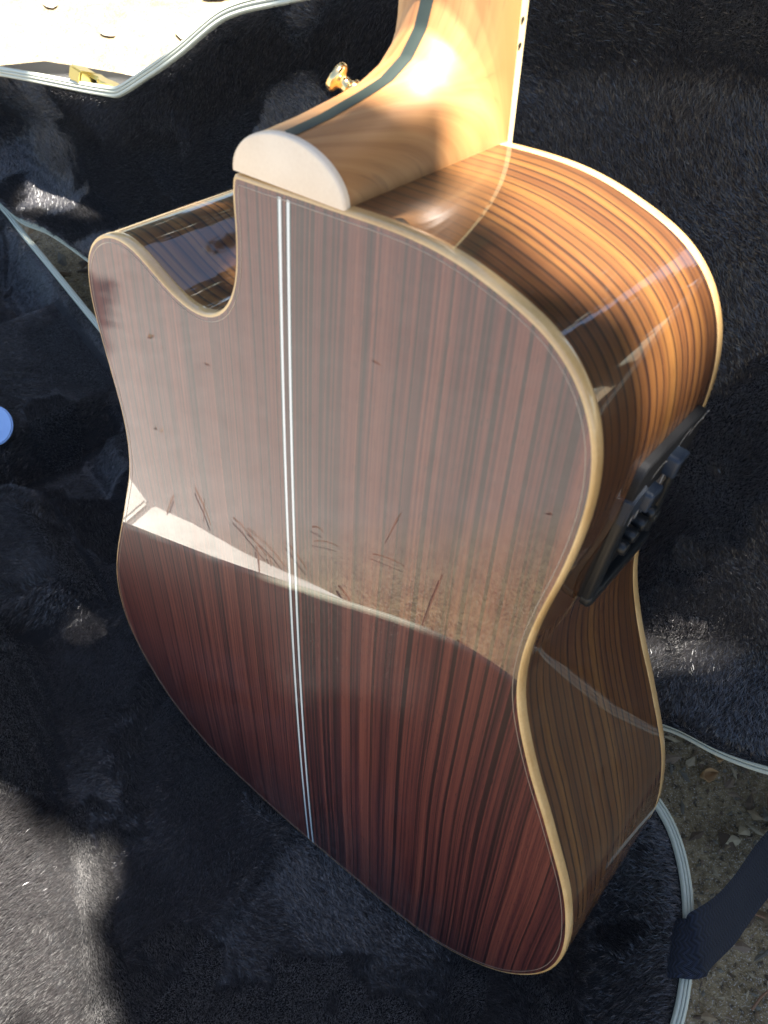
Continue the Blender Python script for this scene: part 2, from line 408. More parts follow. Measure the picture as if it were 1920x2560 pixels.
N = 640
P0 = catmull(OUT, N)
Pa, Pb = gsmooth(P0, .8), gsmooth(gsmooth(P0, 3.6), 1.0)
# little smoothing near the sharp corner of the cutaway, more elsewhere
wgt = sstep(.008, .04, np.hypot(P0[:, 0] + .028, P0[:, 1] - .5013))[:, None]
POUT = Pa * (1 - wgt) + Pb * wgt
NRM = out_normals(POUT)
Lc = np.r_[0, np.cumsum(np.linalg.norm(np.diff(np.vstack([POUT, POUT[:1]]), axis=0), axis=1))]
RD, YD = 5.64, 0.217
dome = lambda x, y: -(x*x + (y - YD)**2) / (2 * RD)
fz = lambda y: -(.1264 - .0149 * y / .5)
def ring(off, dz, base='back'):
    q = POUT + NRM * off
    z = (dome(q[:, 0], q[:, 1]) if base == 'back' else fz(POUT[:, 1])) + dz
    return np.c_[q, z]
def loft(name, rings, mat, closed=False, uvs=False, parent=guitar, smooth=True):
    k = len(rings); V = np.vstack(rings); F = []
    n = len(rings[0])
    for a in range(k if closed else k - 1):
        b = (a + 1) % k
        for i in range(n):
            j = (i + 1) % n
            F.append([a*n + i, a*n + j, b*n + j, b*n + i])
    uv = None
    if uvs:
        # duplicate the seam column
        V = np.vstack([np.vstack([r, r[:1]]) for r in rings]); m1 = n + 1; F = []
        for a in range(k - 1):
            for i in range(n): F.append([a*m1 + i, a*m1 + i + 1, (a+1)*m1 + i + 1, (a+1)*m1 + i])
        uv = np.vstack([np.c_[Lc, np.r_[r[:, 2], r[:1, 2]]] for r in rings])
    o = mesh_obj(name, V, F, mat, parent, smooth, uv)
    return o
def fixn(o):
    bm = bmesh.new(); bm.from_mesh(o.data); bmesh.ops.recalc_face_normals(bm, faces=bm.faces); bm.to_mesh(o.data); bm.free()
    return o

BW, BH = .0018, .0050
# back plate
plate_ring = POUT - NRM * BW
pv, pf = fill(plate_ring, .007)
pz = dome(pv[:, 0], pv[:, 1])
nn = np.c_[pv[:, 0] / RD, (pv[:, 1] - YD) / RD, np.ones(len(pv))]; nn /= np.linalg.norm(nn, axis=1)[:, None]
back = mesh_obj('back_plate', np.c_[pv, pz], pf, M['back'], guitar, True, None, nn)
# sides
body_rings = []
zb = ring(0, -BH); zf = ring(0, .0062, 'front')
for t in np.linspace(0, 1, 9): body_rings.append(zb * (1 - t) + zf * t)
fixn(loft('side_panel', body_rings, M['side'], uvs=True))
# bindings
fixn(loft('back_binding', [ring(-BW, .00004), ring(-.0016, .00006), ring(-.0009, -.0001), ring(-.00035, -.0005), ring(-.00005, -.0012), ring(.00012, -.003), ring(.00012, -BH + .0004), ring(.0, -BH), ring(-.003, -BH)], M['binding']))
fixn(loft('front_binding', [ring(-.003, .0062, 'front'), ring(0, .0062, 'front'), ring(.00012, .0058, 'front'), ring(.00012, .0012, 'front'), ring(-.0003, .0004, 'front'), ring(-.0012, 0, 'front'), ring(-.003, 0, 'front')], M['binding']))
fixn(loft('purfling', [ring(-.0037, .00002), ring(-.0037, .00010), ring(-.00405, .00010), ring(-.00405, .00002)], M['purfling'], closed=True))
# soundboard
sv, sf = fill(POUT - NRM * .003, .02)
fixn(mesh_obj('soundboard', np.c_[sv, fz(sv[:, 1])], [f[::-1] for f in sf], M['spruce'], guitar))

# centre strip inlay
def strip(name, x0, x1, mat, parent, lift):
    ys = np.linspace(.0028, .4988, 60); V = []; F = []
    xa, xb = x0, x1
    for y in ys:
        for x in (xa, xb): V.append((x, y, dome(x, y) + lift))
    for i in range(len(ys) - 1): F.append([2*i, 2*i+1, 2*i+3, 2*i+2])
    return mesh_obj(name, V, F, mat, parent)
bs = strip('back_strip', -.0036, .0036, M['teal'], guitar, .00006)
strip('inlay_line', -.0029, -.0015, M['white'], bs, .0001)
strip('inlay_line', .0015, .0029, M['white'], bs, .0001)
strip('inlay_core', -.0014, .0014, M['back'], bs, .0001)

# neck and heel
HY = np.array([.0185, .0186, .0188, .0192, .0204, .0218, .0238, .025, .0268, .0326, .0417, .0512, .065, .08, .12, .2])
HZ = np.array([-.0098, -.0105, -.0137, -.018, -.0294, -.038, -.0496, -.0556, -.0639, -.0759, -.0844, -.0879, -.0895, -.09, -.0905, -.0905])
X0, Y0n = .0012, .5027
def heel_point(th, y, Yq=None):
    c = max(math.cos(th), 1e-6)
    if Yq is None: Yq = (y - Y0n) / c
    H = float(np.interp(Yq, HY, HZ)) + .0905
    taper = 1 - .25 * max(0, min(1, (y - .503) / .36))
    x = X0 * (1 - min(1, (y - Y0n) / .1)) + .0288 * taper * math.sin(th)
    return x, -.0905 + H - .021 * (1 - math.cos(th)) * (1 - min(1, H / .0807))
def neck_mesh():
    ths = np.linspace(-math.pi/2, math.pi/2, 61); V = []; F = []; rows = 90
    for r in range(rows + 1):
        t = r / rows
        for th in ths:
            c = math.cos(th)
            ystart = Y0n + HY[0] * c
            # follow the heel profile first, then the straight shaft
            if t < .72:
                q = t / .72; Yq = HY[0] + (.12 - HY[0]) * (q ** 2.1)
                y = Y0n + Yq * c
            else:
                q = (t - .72) / .28; y1 = Y0n + .12 * c; y = y1 + (.865 - y1) * q; Yq = .12 + q
            x, z = heel_point(th, y, Yq)
            V.append((x, y, z))
    n = len(ths)
    for r in range(rows):
        for i in range(n - 1): F.append([r*n + i, r*n + i + 1, (r+1)*n + i + 1, (r+1)*n + i])
    return V, F
nv, nf = neck_mesh()
neck = mesh_obj('neck', nv, nf, M['neck'], guitar)
# side walls of the heel against the body are closed by the joint; stripe along the crest
V = []; F = []
ysamp = np.r_[HY[0] + (.12 - HY[0]) * np.linspace(.02, 1, 70) ** 2.1, np.linspace(.14, .36, 10)]
for k, Yq in enumerate(ysamp):
    y = Y0n + Yq
    for s in (-1, -.33, .33, 1):
        half = .0031; th = math.asin(max(-1, min(1, s * half / .0288)))
        x, z = heel_point(th, y)
        # proud by a hair along the surface normal
        V.append((x, y + .00025, z + .00025))
for k in range(len(ysamp) - 1):
    for i in range(3): F.append([4*k + i, 4*k + i + 1, 4*k + 4 + i + 1, 4*k + 4 + i])
mesh_obj('neck_stripe', V, F, M['stripe'], neck)
# heel cap
def heel_cap():
    bm = bmesh.new(); ths = np.linspace(-math.pi/2, math.pi/2, 41)
    zt = dome(0, .505) + .0004; zbm = -.0100
    def lay(off, z): return [bm.verts.new((X0 + (.0290 - off) * math.sin(t), Y0n - .0002 + (.0190 - off) * math.cos(t) + (off * .0), z)) for t in ths]
    prof = [(.0, zbm), (.0, zt - .0012), (.0004, zt - .0004), (.0012, zt)]
    L = [lay(o, z) for o, z in prof]
    for a, b in zip(L[:-1], L[1:]):
        for i in range(len(ths) - 1): bm.faces.new((a[i], a[i+1], b[i+1], b[i]))
        bm.faces.new((a[-1], a[0], b[0], b[-1]))
    bm.faces.new(L[-1]); bm.faces.new(L[0][::-1])
    return bm
bm_obj('heel_cap', heel_cap(), M['cap'], guitar)
# thin dark glue line between cap and body
# fretboard with pale edge binding and side dots
def tapered(name, x_off, z0, z1, y0, y1, mat, parent, w0=.0288, w1=.0216):
    bm = bmesh.new(); vs = []
    for z in (z0, z1):
        for (y, s) in ((y0, -1), (y0, 1), (y1, 1), (y1, -1)):
            wv = (w0 if y == y0 else w1) + x_off
            vs.append(bm.verts.new((s * wv, y, z)))
    bm.faces.new(vs[0:4]); bm.faces.new(vs[4:8][::-1])
    for i in range(4): bm.faces.new((vs[i], vs[4+i], vs[4+(i+1) % 4], vs[(i+1) % 4]))
    return bm_obj(name, bm, mat, parent, False)
fb = tapered('fretboard', -.0012, -.1112, -.1180, .385, .866, M['ebony'], guitar, .0302)
def edge_strip(s):
    bm = bmesh.new(); vs = []
    for y, wv in ((.385, .0302), (.866, .0218)):
        for dx, z in ((0, -.1112), (0, -.1178), (-.0012, -.1178), (-.0012, -.1112)): vs.append(bm.verts.new((s * (wv + dx + .0004), y, z)))
    for i in range(4): bm.faces.new((vs[i], vs[(i+1) % 4], vs[4+(i+1) % 4], vs[4+i]))
    bm.faces.new(vs[0:4]); bm.faces.new(vs[4:8])
    return bm_obj('fretboard_binding', bm, M['cream'], fb, False)
edge_strip(1); edge_strip(-1)
for y in (.5385, .5475, .588):
    wv = .0302 - .0084 * (y - .385) / .481 + .0005
    bm = bmesh.new(); bmesh.ops.create_cone(bm, cap_ends=True, segments=14, radius1=.0010, radius2=.0010, depth=.0006)
    o = bm_obj('side_dot', bm, M['ebony'], fb); o.location = (wv, y, -.1145); o.rotation_euler = (0, R(90), 0)
# headstock with tuners (beyond the top edge of the picture)
bm = bmesh.new(); bmesh.ops.create_cube(bm, size=1)
for v_ in bm.verts:
    t = v_.co.y + .5; v_.co = Vector((v_.co.x * (.050 + .022 * t), .866 + .19 * t, -.1115 + v_.co.z * .015 + .02 * t * 1.0 - .0))
bmesh.ops.bevel(bm, geom=bm.edges[:], offset=.003, segments=2, affect='EDGES')
hs = bm_obj('headstock', bm, M['neck'], guitar)
for s in (-1, 1):
    for k in range(3):
        bm = bmesh.new(); bmesh.ops.create_uvsphere(bm, u_segments=16, v_segments=10, radius=1.0)
        for v_ in bm.verts: v_.co = Vector((v_.co.x * .010, v_.co.y * .008, v_.co.z * .005))
        y = .905 + .05 * k; wv = .025 + .011 * (y - .866) / .19
        bmesh.ops.translate(bm, verts=bm.verts, vec=(s * (wv + .016), y, -.108 + .02 * (y - .866) / .19))
        g = bmesh.ops.create_cone(bm, cap_ends=True, segments=12, radius1=.0025, radius2=.0025, depth=.022, matrix=Matrix.Translation((s * (wv + .006), y, -.108 + .02 * (y - .866) / .19)) @ Matrix.Rotation(R(90), 4, 'Y'))
        bm_obj('tuner', bm, M['gold'], hs)

def lathe(name, prof, mat, parent, origin, axis, seg=40, k_=1.0):
    prof = [(h * k_, r * k_) for h, r in prof]
    ax = Vector(axis).normalized(); q = ax.to_track_quat('Z', 'Y').to_matrix()
    V = []; F = []
    for h, r in prof:
        for i in range(seg):
            a = 2*math.pi*i/seg; V.append(Vector(origin) + q @ Vector((r*math.cos(a), r*math.sin(a), h)))
    for k in range(len(prof) - 1):
        for i in range(seg): F.append([k*seg + i, k*seg + (i+1) % seg, (k+1)*seg + (i+1) % seg, (k+1)*seg + i])
    F.append([ (len(prof)-1)*seg + i for i in range(seg)]); F.append([i for i in range(seg)][::-1])
    o = mesh_obj(name, V, F, mat, parent); o.data.set_sharp_from_angle(angle=R(50)); return o
lathe('strap_button', [(-.003, .0056), (.0006, .0060), (.0012, .0058), (.0018, .0044), (.0034, .0037), (.0060, .0036), (.0074, .0044), (.0082, .0066), (.0090, .0078), (.0104, .0081), (.0120, .0079), (.0127, .0072), (.0129, .0050), (.0126, .0024)],
      M['gold'], neck, (-.0165, .5222, -.0640), (-.83, .50, .25), 40, .74)

# preamp panel let into the side at the waist
PE = Vector((.1441 - .1355, .43 - .335, 0)).normalized(); PN = Vector((PE.y, -PE.x, 0)); PO = Vector((.1357, .335, 0))
def pp(a, z, o=0.0): return PO + PE * a + PN * o + Vector((0, 0, z))
pre = bpy.data.objects.new('preamp', None)
def prism(name, pts, o0, o1, mat, parent, bev=.0012, seg=3, smooth=True):
    bm = bmesh.new()
    lo = [bm.verts.new(pp(a, z, o0)) for a, z in pts]; hi = [bm.verts.new(pp(a, z, o1)) for a, z in pts]
    k = len(pts); bm.faces.new(hi); bm.faces.new(lo[::-1])
    for i in range(k): bm.faces.new((lo[i], lo[(i+1) % k], hi[(i+1) % k], hi[i]))
    bmesh.ops.recalc_face_normals(bm, faces=bm.faces)
    if bev:
        his = set(hi)
        bmesh.ops.bevel(bm, geom=[e for e in bm.edges if e.verts[0] in his and e.verts[1] in his], offset=bev, segments=seg, affect='EDGES', profile=.6)
    return bm_obj(name, bm, mat, parent, smooth)
def rrect(a0, a1, z0, z1, r, n=5):
    out = []
    for cx, cz, s in ((a1 - r, z1 - r, 0), (a0 + r, z1 - r, 1), (a0 + r, z0 + r, 2), (a1 - r, z0 + r, 3)):
        for k in range(n + 1):
            t = (s + k / n) * math.pi / 2; out.append((cx + r*math.cos(t), cz + r*math.sin(t)))
    return out
A0, A1, ZA, ZB = .010, .0915, -.0445, -.1055     # along, depth (ZA nearest the back)
base = prism('preamp', rrect(A0, A1, ZB, ZA, .006), -.004, .0012, M['matte'], guitar)
prism('edge_rail', rrect(A0 + .001, A0 + .062, ZA - .0062, ZA + .0006, .0030), .0008, .0052, M['plastic'], base, .0028, 5)
prism('edge_rail', rrect(A0 + .001, A1 - .026, ZB, ZB + .006, .003), .0008, .0042, M['plastic'], base, .0022, 4)
prism('end_cap', rrect(A0 - .0008, A0 + .0075, ZB + .002, ZA + .0008, .0034), .0006, .0056, M['plastic'], base, .0024, 4)
# upper cover with its sloping facet
prism('battery_cover', rrect(A0 + .062, A1 + .001, ZB + .0006, ZA + .0010, .007), .0006, .0044, M['matte'], base, .0012, 3)
bm = bmesh.new()
fv = [bm.verts.new(pp(*q)) for q in ((A0 + .052, ZA + .0006, .0048), (A0 + .066, ZA + .0012, .0054), (A0 + .070, ZA - .009, .0056), (A0 + .054, ZA - .014, .0050))]
lv = [bm.verts.new(pp(*q)) for q in ((A0 + .052, ZA + .0006, .001), (A0 + .066, ZA + .0012, .001), (A0 + .070, ZA - .009, .001), (A0 + .054, ZA - .014, .001))]
bm.faces.new(fv); bm.faces.new(lv[::-1])
for i in range(4): bm.faces.new((lv[i], lv[(i+1) % 4], fv[(i+1) % 4], fv[i]))
bmesh.ops.bevel(bm, geom=bm.edges[:], offset=.0007, segments=2, affect='EDGES')
bm_obj('cover_facet', bm, M['greyp'], base)
prism('slider_panel', rrect(A0 + .022, A0 + .062, ZB + .008, ZA - .008, .002), .0010, .0017, M['clear'], base, .0004, 1)
for z in (-.0600, -.0660, -.0720, -.0785, -.0900):
    prism('slider_slot', rrect(A0 + .0245, A0 + .060, z - .00035, z + .00035, .0003, 2), .0016, .0019, M['print'], base, 0)
def slider_cap(a, z, sa, sz, h):
    o = prism('slider_cap', rrect(a - sa, a + sa, z - sz, z + sz, .0022), .0010, h, M['greyp'], base, .0014, 3)
    prism('cap_stem', rrect(a - sa * .45, a + sa * .45, z - sz * .45, z + sz * .45, .001), .0008, h * .6, M['matte'], base, 0)
    for k in (-1, 0, 1):
        prism('grip_line', rrect(a + k * sa * .42 - .0005, a + k * sa * .42 + .0005, z - sz * .6, z + sz * .6, .0004, 2), h - .0003, h + .0004, M['matte'], o, 0)
slider_cap(.0800, -.0745, .0052, .0054, .0098)
slider_cap(.0690, -.0610, .0052, .0054, .0086)
def knob(a, z, r, h):
    o = lathe('knob', [(0, r * 1.05), (h * .5, r), (h * .85, r * .97), (h, r * .8), (h * 1.03, r * .4)], M['plastic'], base, pp(a, z, .001), PN, 24)
for a, z in ((.0395, -.0590), (.0415, -.0665), (.0430, -.0745), (.0440, -.0830), (.0375, -.0900)): knob(a, z, .0036, .0062)
# scale arcs printed on the cover
def arc_print(a, z, r, t0, t1, w_=.0004):
    V = []; F = []
    for k in range(13):
        t = t0 + (t1 - t0) * k / 12
        for rr in (r - w_, r + w_): V.append(pp(a + rr*math.cos(t), z + rr*math.sin(t), .00465))
    for k in range(12): F.append([2*k, 2*k+1, 2*k+3, 2*k+2])
    mesh_obj('scale_mark', V, F, M['print'], base, False)
arc_print(.078, -.095, .011, -.5, .8); arc_print(.080, -.086, .010, .0, 1.1); arc_print(.074, -.064, .010, -.6, .8); arc_print(.083, -.101, .007, -.6, .6)

# ------------------------------------------------------------------ the open case
AX = np.array([-.59, .807, 0]); AX /= np.linalg.norm(AX); CR = np.array([AX[1], -AX[0], 0]); O0 = np.array([.075, -.07, 0.])
RIMZ = .115
case = empty('guitar_case', 'open black guitar case lined with dark plush fur and edged with a pale ribbed rim', 'guitar case')
BASE = [(0, .2015), (.1, .192), (.2, .168), (.3, .14), (.4, .119), (.5, .106), (.6, .1), (.73, .098), (.85, .0975), (.936, .0965), (1.03, .096), (1.065, .085), (1.085, .06), (1.09, .02), (1.09, -.08), (1.075, -.115), (1.04, -.13), (.8, -.137), (.6, -.141), (.5, -.150), (.4, -.176), (.3, -.201), (.2, -.229), (.1, -.253), (.03, -.252), (-.03, -.228), (-.08, -.192), (-.118, -.145), (-.146, -.085), (-.161, -.02), (-.160, .05), (-.147, .103), (-.1297, .1324), (-.1069, .1611), (-.089, .1783), (-.0727, .1902), (-.0573, .1985), (-.0364, .203)]
PB = gsmooth(catmull(BASE, 420), 2.0)
PA_ = O0 + .2 * CR + np.array([0, 0, RIMZ]); PBp = O0 + .93 * AX + .099 * CR + np.array([0, 0, RIMZ])
LL = (PBp - PA_) / np.linalg.norm(PBp - PA_); LM = np.array([LL[1], -LL[0], 0])
PHI = R(65); LV = LM * math.cos(PHI) + np.array([0, 0, 1.]) * math.sin(PHI); LN = -np.cross(LL, LV)   # LN looks out of the lid
LID = [(.90, .017), (.86, .022), (.80, .026), (.70, .030), (.58, .032), (.45, .030), (.3, .021), (.15, .008), (.06, .004), (.02, .016), (-.015, .046), (-.053, .058), (-.081, .072), (-.12, .102), (-.158, .15), (-.18, .22), (-.178, .30), (-.15, .38), (-.09, .445), (0, .485), (.1, .495), (.2, .485), (.3, .458), (.4, .428), (.5, .396), (.56, .373), (.615, .351), (.642, .336), (.697, .290), (.754, .248), (.782, .2285), (.789, .2245), (.797, .2225), (.85, .2100), (.9, .199), (1.043, .167), (1.10, .152), (1.125, .13), (1.13, .09), (1.12, .05), (1.09, .022), (1.03, .007), (.964, .003), (.93, .010)]
PL = gsmooth(catmull(LID, 640), 1.1)
def base_w(P, z): P = np.atleast_2d(P); return O0 + P[:, :1] * AX + P[:, 1:2] * CR + np.c_[np.zeros((len(P), 2)), np.broadcast_to(z, len(P))]
def lid_w(P, h): P = np.atleast_2d(P); return PA_ + P[:, :1] * LL + P[:, 1:2] * LV + np.broadcast_to(h, len(P))[:, None] * LN

def sweep(name, P, tow, prof, mat, parent, closed=True):
    nr = out_normals(P); rings = [tow(P + nr * o, h) for o, h in prof]
    n = len(P); V = np.vstack(rings); F = []
    for a in range(len(prof) - 1):
        for i in range(n): F.append([a*n + i, a*n + (i+1) % n, (a+1)*n + (i+1) % n, (a+1)*n + i])
    o = mesh_obj(name, V, F, mat, parent)
    o.data.set_sharp_from_angle(angle=R(35)); return o
bw = lambda P, h: base_w(P, RIMZ + h)
RIM = [(0.0006, -.016), (.0006, -.002), (0, -.0006), (-.0006, 0), (-.0026, .0006), (-.0032, .0002), (-.0033, -.0009), (-.0039, -.0009), (-.0040, .0002), (-.0052, .0008), (-.0064, .0002), (-.0065, -.0009), (-.0071, -.0009), (-.0072, .0002), (-.0092, .0004), (-.0102, -.0004), (-.0105, -.0020), (-.0105, -.014)]
def case_half(part, P, tow, shell_prof, hfun, rw):
    shell = sweep(part, P, tow, shell_prof, M['tolex'], case)
    sweep('rim_trim', P, tow, [(o * rw, h) for o, h in RIM], M['rim'], shell)
    q = P - out_normals(P) * .0104 * rw
    v, f = fill(q, .011)
    lin = mesh_obj('fur_lining', tow(v, hfun(v)), f, M['lining'], shell)
    return shell, q
# heights of the plush surface below the rim plane
PBi = PB - out_normals(PB) * .0104 * .66; PLi = PL - out_normals(PL) * .0104
def hb(P):
    d = dist_poly(P, PBi); s, w_ = P[:, 0], P[:, 1]
    fl = -.077 + (fbm(s * 9 + 20, w_ * 9 + 20, 1, 3) - .45) * .022 * sstep(.0, .12, np.hypot(s - .03, w_ + .0))
    h = fl + (-.004 - fl) * (1 - sstep(.0, .052, d)) ** 1.4
    # padded cradle blocks towards the neck end
    blk = sstep(.40, .425, s + .12 * (w_ + .05)) * (1 - sstep(.56, .60, s)) * sstep(-.005, .03, np.abs(w_ + .02) - .028)
    box = sstep(.60, .625, s) * (1 - sstep(.80, .83, s))
    h = np.maximum(h, h + (-.028 - h) * blk); h = np.maximum(h, h + (-.018 - h) * box)
    h += .003 * np.exp(-((s - .09 - .35 * (w_ + .12)) / .006) ** 2) * sstep(.05, .1, d)
    return h
def hl(P):
    d = dist_poly(P, PLi); s, w_ = P[:, 0], P[:, 1]
    fl = -.046 + (fbm(s * 6 + 40, w_ * 6 + 40, 2, 3) - .45) * .036
    edge = -.004 + .013 * (1 - sstep(.05, .16, w_))       # the padding bulges past the rim along the hinge side
    h = fl + (edge - fl) * (1 - sstep(.0, .060, d)) ** 1.3
    # a soft crease where two pieces of plush meet
    c = w_ - (.105 + .10 * (s - .45) + .02 * np.sin(s * 9))
    h += .005 * np.exp(-(c / .007) ** 2) * sstep(.40, .47, s) * (1 - sstep(.74, .8, s))
    return h
base_sh, _ = case_half('case_base', PB, bw, [(-.0008, -.012), (.0, -.014), (.0, -.085), (-.004, -.105), (-.016, -.1145), (-.06, -.1150)], hb, .66)
lid_sh, _ = case_half('case_lid', PL, lid_w, [(-.0008, -.012), (.0, -.014), (.016, -.080), (.0155, -.086), (.010, -.091), (-.042, -.0915)], hl, 1.0)
# closing bottoms of both shells
bv, bf = fill(PB - out_normals(PB) * .058, .05)
mesh_obj('case_bottom', base_w(bv, np.full(len(bv), .0002)), [f[::-1] for f in bf], M['tolex'], base_sh, False)
bv, bf = fill(PL - out_normals(PL) * .040, .05)
mesh_obj('case_back', lid_w(bv, np.full(len(bv), -.0916)), [f[::-1] for f in bf], M['tolex'], lid_sh, False)

# plush pile: single fibres with a combed lie that changes from patch to patch
def pile(P, hfun, tow, dens, nap, length, width, keep=None):
    lo, hi = P.min(0), P.max(0); n = int((hi - lo).prod() * dens)
    q = rng.random((n, 2)) * (hi - lo) + lo
    if keep is not None: q = q[keep(q)]
    # quick interior test on a raster
    res = .004; gx = np.arange(lo[0] - res, hi[0] + 2*res, res); gy = np.arange(lo[1] - res, hi[1] + 2*res, res)
    A, B = np.meshgrid(gx, gy, indexing='ij'); G = np.c_[A.ravel(), B.ravel()]
    inn = inside(G, P); dd = dist_poly(G, P)
    H = np.where(inn, hfun(G), -.004).reshape(A.shape); D = np.where(inn, dd, -dd).reshape(A.shape)
    def samp(F_, q):
        x = (q[:, 0] - gx[0]) / res; y = (q[:, 1] - gy[0]) / res; i = x.astype(int); j = y.astype(int); fx = x - i; fy = y - j
        return F_[i, j]*(1-fx)*(1-fy) + F_[i+1, j]*fx*(1-fy) + F_[i, j+1]*(1-fx)*fy + F_[i+1, j+1]*fx*fy
    q = q[samp(D, q) > .0005]
    e = .003
    h = samp(H, q)
    gxx = (samp(H, q + [e, 0]) - samp(H, q - [e, 0])) / (2*e) if True else 0
    gyy = (samp(H, q + [0, e]) - samp(H, q - [0, e])) / (2*e)
    O = tow(q, h)
    e1 = tow(np.array([[1., 0]]), np.zeros(1))[0] - tow(np.array([[0., 0]]), np.zeros(1))[0]
    e2 = tow(np.array([[0., 1]]), np.zeros(1))[0] - tow(np.array([[0., 0]]), np.zeros(1))[0]
    e3 = tow(np.array([[0., 0]]), np.ones(1))[0] - tow(np.array([[0., 0]]), np.zeros(1))[0]
    Nn = e3 - gxx[:, None] * e1 - gyy[:, None] * e2; Nn /= np.linalg.norm(Nn, axis=1)[:, None]
    ang, lean = nap(q)
    m = len(q)
    ang = ang + rng.normal(0, .42, m); lean = np.clip(lean + rng.normal(0, .20, m), .05, 1.35)
    t = np.cos(ang)[:, None] * e1 + np.sin(ang)[:, None] * e2
    t = t - (t * Nn).sum(1)[:, None] * Nn; t /= np.linalg.norm(t, axis=1)[:, None] + 1e-9
    d = t * np.sin(lean)[:, None] + Nn * np.cos(lean)[:, None]
    L = length * (.7 + .6 * rng.random(m)); W = width * (.7 + .6 * rng.random(m))
    s = np.cross(d, rng.normal(0, 1, (m, 3))); s = np.cross(d, Nn) + .6 * s
    s /= np.linalg.norm(s, axis=1)[:, None] + 1e-9
    T = np.empty((m, 3, 3)); T[:, 0] = O - s * W[:, None] * .5; T[:, 1] = O + s * W[:, None] * .5; T[:, 2] = O + d * L[:, None]
    return T
def nap_base(q):
    s, w_ = q[:, 0], q[:, 1]
    s2 = .8*s - .6*w_; w2 = .6*s + .8*w_
    b = fbm(s2 * 14 + 7, w2 * 14 + 2, 25, 4); k_ = fbm(s2 * 7 + 70, w2 * 7 + 20, 29, 3)
    a = fbm(s2 * 5.5 + 3 + 1.6 * b, w2 * 5.5 + 8 + 1.6 * k_, 21, 4)
    pick = sstep(.47, .52, a + .35 * (b - .47))
    lane = sstep(-.004, .004, s - (.09 + .35 * (w_ + .12)))         # seam running forward across the floor
    ang = -1.9 + 2.6 * pick + 1.1 * (b - .47) * 3 + 1.3 * (1 - lane)
    lean = .16 + 1.05 * (1 - pick) + .5 * (b - .5)
    return ang, lean
def nap_lid(q):
    s, w_ = q[:, 0], q[:, 1]
    s2 = .75*s - .66*w_; w2 = .66*s + .75*w_
    b = fbm(s2 * 13 + 17, w2 * 13 + 12, 45, 4); k_ = fbm(s2 * 6 + 70, w2 * 6 + 20, 49, 3)
    a = fbm(s2 * 5.0 + 13 + 1.6 * b, w2 * 5.0 + 28 + 1.6 * k_, 41, 4)
    pick = sstep(.47, .53, a + .4 * (b - .47))
    ang = 1.2 + 2.7 * pick + 3 * (b - .47)
    lean = .16 + 1.10 * (1 - pick) + .5 * (b - .5)
    return ang, lean
Tb = pile(PBi, hb, bw, 2.7e6, nap_base, .0046, .00044, keep=lambda q: (q[:, 0] < 1.2))
o = tris_obj('fur_pile', Tb, M['fur'], base_sh); o['kind'] = 'stuff'
Tl = pile(PLi, hl, lid_w, 2.4e6, nap_lid, .0046, .00046, keep=lambda q: q[:, 1] > -1)
o = tris_obj('fur_pile', Tl, M['fur'], lid_sh); o['kind'] = 'stuff'

# latch on the far wall of the lid's neck section
LS, LD = .868, .2065
def lp(s, d, n_): return Vector(tuple(float(c) for c in lid_w(np.array([[s, d]]), np.array([n_]))[0]))
def lid_prism(name, pts, d0, d1, mat, parent, bev=.001):
    """outline in (along, into the wall) and thickness across d"""
    bm = bmesh.new(); lo = [bm.verts.new(lp(s, d0, n_)) for s, n_ in pts]; hi = [bm.verts.new(lp(s, d1, n_)) for s, n_ in pts]
    k = len(pts); bm.faces.new(hi); bm.faces.new(lo[::-1])
    for i in range(k): bm.faces.new((lo[i], lo[(i+1) % k], hi[(i+1) % k], hi[i]))
    bmesh.ops.recalc_face_normals(bm, faces=bm.faces)
    if bev: bmesh.ops.bevel(bm, geom=bm.edges[:], offset=bev, segments=2, affect='EDGES')
    return bm_obj(name, bm, mat, parent)
latch = lid_prism('latch', [(LS - .012, .0012), (LS + .013, .0012), (LS + .013, -.020), (LS - .012, -.020)], LD - .002, LD + .013, M['brass'], case, .002)
lev = [(LS - .008, -.010)] + [(LS - .036 + .015 * math.cos(t), -.020 + .012 * math.sin(t)) for t in np.linspace(.5, 5.8, 16)] + [(LS - .008, -.026)]
lid_prism('latch_lever', lev, LD + .008, LD + .0125, M['brass'], latch, .0008)

